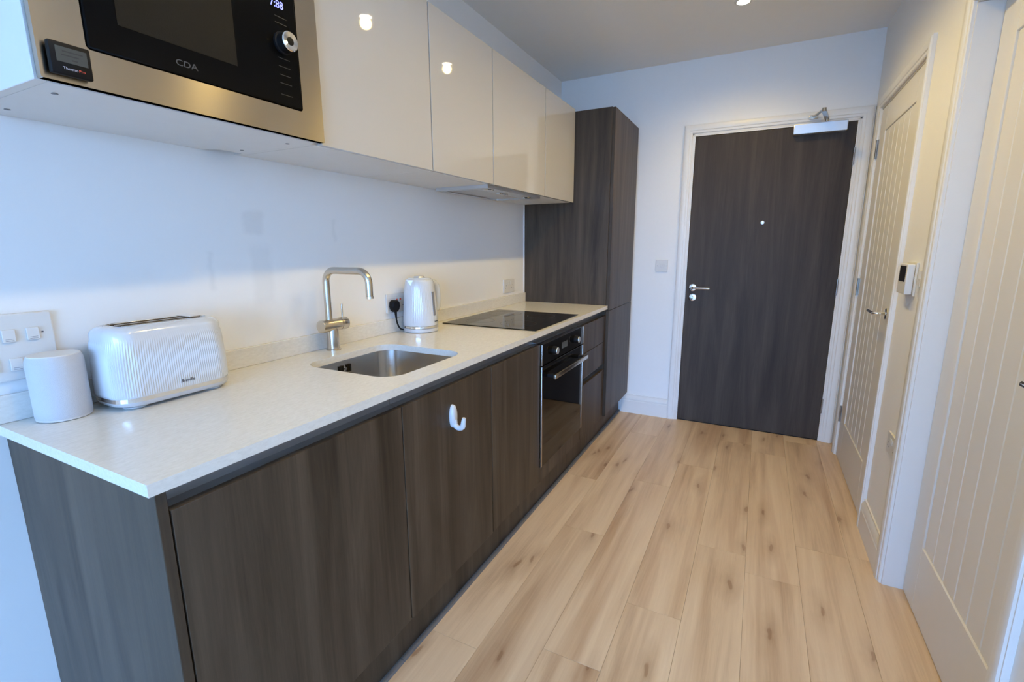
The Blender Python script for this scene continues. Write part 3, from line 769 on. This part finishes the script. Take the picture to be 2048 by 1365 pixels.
def double_socket(name, mp, ac, zc, label, neon=False, sgn=1):
    s = thing(name, mp(ac, 0.0005, zc - 0.043), label, 'socket', 'white double sockets on the walls')
    part('plate', 'white_plastic', s, mp, ac - 0.073, ac + 0.073, 0.0003, 0.009, zc - 0.043, zc + 0.043, 0.002)
    for k in (-1, 1):
        part('rocker', 'white_plastic', s, mp, ac + k * 0.012 - 0.007, ac + k * 0.012 + 0.007, 0.0092, 0.0125, zc + 0.010, zc + 0.028, 0.001)
        for da, dz, w, h in ((0, 0.004, 0.002, 0.004), (-0.011, -0.013, 0.0032, 0.002), (0.011, -0.013, 0.0032, 0.002)):
            a = ac + k * 0.044 + da
            part('pin_slot', 'grey_print', s, mp, a - w, a + w, 0.0091, 0.0095, zc + dz - h, zc + dz + h)
        if neon:
            part('neon', 'red', s, mp, ac + k * 0.012 - 0.006, ac + k * 0.012 + 0.006, 0.0126, 0.0130, zc + 0.012, zc + 0.019)
    return s
double_socket('wall_socket', leftmap, 2.418, 1.058, 'white double wall socket above the hob beside the tall cabinet')
ks = double_socket('wall_socket', leftmap, 1.316, 1.062, 'white double wall socket behind the kettle with red rocker', neon=True)
double_socket('wall_socket', rightmap, 1.895, 0.525, 'white double wall socket low on the wall between the cream doors')

# big switch plate on the left wall
gp = thing('switch_panel', (0.001, 0.040, 1.022), 'large white appliance switch plate behind the speaker', 'switch')
part('plate', 'white_plastic', gp, leftmap, -0.036, 0.112, 0.0003, 0.010, 1.022, 1.170, 0.003)
for r, z in enumerate((1.122, 1.058)):
    for k in range(3):
        a = -0.006 + k * 0.040 + (0.004 if r else 0)
        rk = part('rocker', 'white_plastic', gp, leftmap, a - 0.011, a + 0.011, 0.0102, 0.0150, z - 0.014, z + 0.014, 0.0015)
        for q in (0.0, 0.0035):
            part('label_line', 'grey_print', gp, leftmap, a - 0.007, a + 0.007, 0.01505, 0.0152, z - 0.011 + q, z - 0.0101 + q)
part('indicator', 'dark_print', gp, leftmap, 0.0895, 0.0930, 0.0102, 0.0108, 1.1215, 1.1250)

# light switch on the back wall
ls = thing('light_switch', (0.818, BACK - 0.0005, 1.124), 'white three-gang light switch beside the dark entrance door', 'switch')
part('plate', 'white_plastic', ls, backmap, 0.775, 0.861, 0.0003, 0.008, 1.124, 1.210, 0.002)
for k in range(3):
    part('rocker', 'white_plastic', ls, backmap, 0.798 + k * 0.0145, 0.8105 + k * 0.0145, 0.0082, 0.012, 1.155, 1.179, 0.001)
for xx in (0.786, 0.850):
    part('screw', 'grey_print', ls, backmap, xx - 0.002, xx + 0.002, 0.0082, 0.0088, 1.165, 1.169)
# light switch on the right wall
ls = thing('light_switch', (RIGHT - 0.0005, 1.868, 1.134), 'white wall switch between the thermostat and the near door frame', 'switch')
part('plate', 'white_plastic', ls, rightmap, 1.822, 1.908, 0.0003, 0.009, 1.134, 1.220, 0.002)
part('rocker', 'white_plastic', ls, rightmap, 1.852, 1.878, 0.0092, 0.014, 1.163, 1.191, 0.001)
# thermostat
ts = thing('thermostat', (RIGHT - 0.0005, 2.0, 1.122), 'white wall thermostat with a dark screen between the cream doors', 'thermostat')
part('back_plate', 'white_plastic', ts, rightmap, 1.945, 2.075, 0.0003, 0.008, 1.118, 1.246, 0.002)
part('housing', 'white_plastic', ts, rightmap, 1.952, 2.068, 0.0082, 0.033, 1.124, 1.240, 0.004)
part('screen', 'black_glass', ts, rightmap, 1.966, 2.054, 0.0332, 0.0338, 1.172, 1.232)

# ---- adhesive hook on the sink cabinet door
hk = thing('adhesive_hook', (XD, 0.872, 0.715), 'white plastic hook stuck on the sink cabinet door', 'hook')
m = MB(); n = 24
prof_ = []
for i in range(n):
    a = 2 * PI * i / n
    prof_.append((0.872 + 0.0160 * math.cos(a), 0.760 + 0.040 * math.sin(a)))
def hring(f, x): return [(x, 0.872 + (p[0] - 0.872) * f, 0.760 + (p[1] - 0.760) * f) for p in prof_]
m.rings([hring(1, XD - 0.0004), hring(1, XD + 0.006), hring(0.94, XD + 0.011), hring(0.75, XD + 0.014), hring(0.4, XD + 0.0155)]).build('back_plate', 'gloss_white', hk, smooth=40)
pts = [(XD + 0.009, 0.872, 0.748), (XD + 0.011, 0.872, 0.738)]
for i in range(9):
    a = PI * 0.95 * i / 8
    pts.append((XD + 0.027 - 0.016 * math.cos(a), 0.872, 0.735 - 0.013 * math.sin(a)))
pts += [(XD + 0.0450, 0.872, 0.748), (XD + 0.0475, 0.872, 0.760)]
MB().tube(pts, [0.0095] * 2 + [0.0092] * 9 + [0.008, 0.006], seg=14).build('hook_arm', 'gloss_white', hk, smooth=50)

# ================================================================== SMALL APPLIANCES
# ---- toaster
TCX, TCY = 0.103, 0.283
to = thing('toaster', (TCX, TCY, Z_WT), 'white ribbed two-slot toaster with chrome band on the worktop', 'toaster')
def plan(hx, hy, r, n):
    """n points evenly spaced round a rounded rectangle, with outward normals"""
    r = min(r, hx - 0.001, hy - 0.001)
    segs = [('l', (hx, -(hy - r)), (hx, hy - r), (1, 0)), ('a', (hx - r, hy - r), 0), ('l', (hx - r, hy), (-(hx - r), hy), (0, 1)), ('a', (-(hx - r), hy - r), PI / 2),
            ('l', (-hx, hy - r), (-hx, -(hy - r)), (-1, 0)), ('a', (-(hx - r), -(hy - r)), PI), ('l', (-(hx - r), -hy), (hx - r, -hy), (0, -1)), ('a', (hx - r, -(hy - r)), 1.5 * PI)]
    lens = [math.dist(s[1], s[2]) if s[0] == 'l' else r * PI / 2 for s in segs]
    tot = sum(lens); out = []
    for i in range(n):
        d = tot * i / n; k = 0
        while d > lens[k]: d -= lens[k]; k += 1
        s = segs[k]
        if s[0] == 'l':
            f = d / lens[k]; out.append((s[1][0] + (s[2][0] - s[1][0]) * f, s[1][1] + (s[2][1] - s[1][1]) * f, *s[3]))
        else:
            a = s[2] + d / r; out.append((s[1][0] + r * math.cos(a), s[1][1] + r * math.sin(a), math.cos(a), math.sin(a)))
    return out
def tring(hx, hy, r, z, amp=0.0, ribs=0, n=600):
    res = []
    for i, (x, y, nx, ny) in enumerate(plan(hx, hy, r, n)):
        d = amp * math.cos(2 * PI * ribs * i / n) if ribs else 0
        res.append((TCX + x + nx * d, TCY + y + ny * d, Z_WT + z))
    return res
HX, HY = 0.079, 0.138
RB = 150; AM = 0.0009
rs = [tring(HX - 0.001, HY - 0.001, 0.05, 0.030), tring(HX, HY, 0.05, 0.033, AM * 0.3, RB)]
for z, sx in ((0.036, 0), (0.075, 0.0005), (0.115, 0.0015), (0.148, 0.0030)):
    rs.append(tring(HX - sx, HY - sx, 0.05, z, AM, RB))
rs.append(tring(HX - 0.0040, HY - 0.0040, 0.05, 0.160, AM * 0.4, RB))
rs.append(tring(HX - 0.0048, HY - 0.0048, 0.05, 0.165))
for i in range(1, 8):
    a = PI / 2 * i / 7
    rs.append(tring(HX - 0.0055 - 0.022 * (1 - math.cos(a)), HY - 0.0055 - 0.022 * (1 - math.cos(a)), 0.046, 0.174 + 0.0225 * math.sin(a)))
rs.append(tring(0.041, 0.100, 0.008, 0.1975)); rs.append(tring(0.0395, 0.0985, 0.007, 0.1965)); rs.append(tring(0.039, 0.098, 0.007, 0.165))
MB().rings(rs, cap0=True, cap1=False).build('shell', 'gloss_white', to, smooth=60)
bx('slot_well', 'black', to, TCX - 0.0335, TCX + 0.0335, TCY - 0.0915, TCY + 0.0915, Z_WT + 0.158, Z_WT + 0.164)
for dx in (-0.030, -0.003, 0.003, 0.030):
    bx('slot_rail', 'nickel', to, TCX + dx - 0.0018, TCX + dx + 0.0018, TCY - 0.091, TCY + 0.091, Z_WT + 0.1645, Z_WT + 0.1975, 0.0008, 1)
bx('slot_cover', 'chrome', to, TCX - 0.033, TCX + 0.033, TCY + 0.062, TCY + 0.0905, Z_WT + 0.1980, Z_WT + 0.2015, 0.0012, 2)
MB().rings([tring(HX + 0.0006, HY + 0.0006, 0.051, z, 0, 0, 160) for z in (0.0200, 0.0300)]).build('chrome_band', 'chrome', to, smooth=60)
b = [tring(HX - 0.012, HY - 0.016, 0.045, 0.0060, 0, 0, 160), tring(HX - 0.003, HY - 0.004, 0.049, 0.0105, 0, 0, 160), tring(HX - 0.0005, HY - 0.0005, 0.05, 0.0198, 0, 0, 160)]
MB().rings(b).build('base', 'gloss_white', to, smooth=60)
for sx in (-1, 1):
    for sy in (-1, 1):
        MB().lathe([(0.022, 0.0002), (0.025, 0.002), (0.027, 0.0059)], (TCX + sx * 0.038, TCY + sy * 0.092, Z_WT), seg=24).build('foot', 'gloss_white', to, smooth=40)
bx('lift_lever', 'nickel', to, TCX - 0.018, TCX + 0.018, TCY + HY - 0.002, TCY + HY + 0.016, Z_WT + 0.085, Z_WT + 0.098, 0.003, 2)
text('maker_lettering', 'Breville', 0.0115, 'dark_print', to, (TCX + HX + 0.0009, 0.277, Z_WT + 0.0435), ROT_PX, depth=0.0004, shear=0.25)

# ---- kettle
KX, KY = 0.098, 1.362
ke = thing('kettle', (KX, KY, Z_WT), 'white ribbed electric kettle with chrome base ring beside the hob', 'kettle')
MB().lathe([(0.070, 0.0003), (0.0785, 0.003), (0.0790, 0.017), (0.076, 0.0185)], (KX, KY, Z_WT), seg=56).build('power_base', 'gloss_white', ke, smooth=40)
MB().lathe([(0.0775, 0.0190), (0.0800, 0.0205), (0.0800, 0.0285), (0.0775, 0.030)], (KX, KY, Z_WT), seg=56).build('chrome_ring', 'chrome', ke, smooth=40)
def kring(r, z, amp=0.0, ribs=64, n=384): return [(KX + (r + amp * math.cos(ribs * 2 * PI * i / n)) * math.cos(2 * PI * i / n), KY + (r + amp * math.cos(ribs * 2 * PI * i / n)) * math.sin(2 * PI * i / n), Z_WT + z) for i in range(n)]
body = [(0.0778, 0.0305, 0), (0.0785, 0.040, 0), (0.0770, 0.075, .00035), (0.0745, 0.115, .0004), (0.0715, 0.155, .0004), (0.0685, 0.190, .0002), (0.066, 0.212, 0), (0.0635, 0.226, 0), (0.0600, 0.235, 0), (0.0545, 0.2385, 0)]
MB().rings([kring(*p) for p in body]).build('body', 'gloss_white', ke, smooth=50)
MB().lathe([(0.053, 0.2387), (0.050, 0.2425), (0.040, 0.2440)], (KX, KY, Z_WT), seg=48).build('lid', 'gloss_white', ke, smooth=40)
MB().lathe([(0.026, 0.2443), (0.024, 0.2490), (0.010, 0.2505)], (KX, KY, Z_WT), seg=32).build('lid_knob', 'alu', ke, smooth=40)
hd = Vector((0.17, 0.985, 0)).normalized(); sd = Vector((hd.y, -hd.x, 0))
def kp(r, z, s=0): return Vector((KX, KY, Z_WT)) + hd * r + sd * s + Vector((0, 0, z))
hp = [kp(0.060, 0.222), kp(0.078, 0.221), kp(0.095, 0.214), kp(0.107, 0.200), kp(0.112, 0.180), kp(0.114, 0.150), kp(0.114, 0.120), kp(0.112, 0.100), kp(0.107, 0.088), kp(0.098, 0.083)]
MB().tube(hp, [0.010, 0.010, 0.0105, 0.011, 0.011, 0.0105, 0.010, 0.0095, 0.008, 0.005], seg=16, flat=1.3).build('handle', 'gloss_white', ke, smooth=60)
hb_ = [p + hd * 0.0082 for p in hp[2:9]]
MB().tube(hb_, 0.0045, seg=10).build('handle_grip', 'black', ke, smooth=60)
g = MB()
gd = Vector((1.0, 0.02, 0)).normalized(); gs = Vector((-gd.y, gd.x, 0))
prof_g = []
for r, z in ((0.0772, 0.075), (0.0700, 0.182)):
    c_ = Vector((KX, KY, Z_WT + z)) + gd * (r - 0.001)
    prof_g.append([c_ - gs * 0.008, c_ + gs * 0.008, c_ + gs * 0.007 + gd * 0.003, c_ - gs * 0.007 + gd * 0.003])
g.rings(prof_g).build('water_gauge', 'grey_print', ke)
sp_ = -hd
MB().rings([[Vector((KX, KY, Z_WT + 0.2365)) + sp_ * 0.076, Vector((KX, KY, Z_WT + 0.2335)) + sp_ * 0.050 + sd * 0.030, Vector((KX, KY, Z_WT + 0.2335)) + sp_ * 0.050 - sd * 0.030],
            [Vector((KX, KY, Z_WT + 0.190)) + sp_ * 0.069, Vector((KX, KY, Z_WT + 0.200)) + sp_ * 0.060 + sd * 0.022, Vector((KX, KY, Z_WT + 0.200)) + sp_ * 0.060 - sd * 0.022]]).build('spout', 'gloss_white', ke)
ta = Vector((1.0, 0.14, 0)).normalized()
rot_k = Matrix((Vector((-ta.y, ta.x, 0)), Vector((0, 0, 1)), ta)).transposed()
text('maker_lettering', 'Breville', 0.009, 'dark_print', ke, Vector((KX, KY, Z_WT + 0.046)) + ta * 0.0788 - Vector((-ta.y, ta.x, 0)) * 0.014, rot_k, shear=0.25)
# flex and plug
PLY = 1.272
m = MB()
m.rings([[(x, PLY + (p[0]) * f, 1.055 + p[1] * f) for p in [(-0.020, 0.016), (-0.010, 0.024), (0.010, 0.024), (0.020, 0.016), (0.024, -0.004), (0.016, -0.022), (0.006, -0.030), (-0.006, -0.030), (-0.016, -0.022), (-0.024, -0.004)]] for x, f in ((0.0145, 0.96), (0.020, 1.0), (0.034, 0.97), (0.040, 0.85))])
m.build('plug', 'black', ke, smooth=20)
ct = [(0.030, PLY, 1.026), (0.031, PLY, 1.008), (0.031, PLY + 0.002, 0.990), (0.032, PLY + 0.006, 0.972), (0.034, PLY + 0.012, 0.957), (0.037, PLY + 0.022, 0.945), (0.041, PLY + 0.034, 0.9405)]
MB().tube(ct, [0.006, 0.0048, 0.0036, 0.0036, 0.0036, 0.0036, 0.0036], seg=12).build('power_cord', 'black', ke, smooth=60)

# ---- smart speaker
SX, SY = 0.072, 0.082
sp = thing('smart_speaker', (SX, SY, Z_WT), 'pale grey fabric cylinder speaker at the near end of the worktop', 'speaker')
MB().lathe([(0.045, 0.0003), (0.0485, 0.002), (0.0495, 0.006)], (SX, SY, Z_WT), seg=56).build('base_ring', 'white_plastic', sp, smooth=40)
MB().lathe([(0.0495, 0.0062), (0.0500, 0.010), (0.0500, 0.128), (0.0490, 0.138), (0.0460, 0.1455)], (SX, SY, Z_WT), seg=64).build('fabric_body', 'fabric', sp, smooth=40)
MB().lathe([(0.0458, 0.1456), (0.0445, 0.1475), (0.020, 0.1480)], (SX, SY, Z_WT), seg=56).build('top_cap', 'white_plastic', sp, smooth=40)
cb = []
for i in range(13):
    t = i / 12
    cb.append((0.034 - 0.0145 * min(1, t * 2.5), 0.118 + t * 0.060, Z_WT + 0.004 + 0.018 * math.sin(t * PI)))
MB().tube(cb, 0.0016, seg=8).build('power_cord', 'white_plastic', sp, smooth=60)
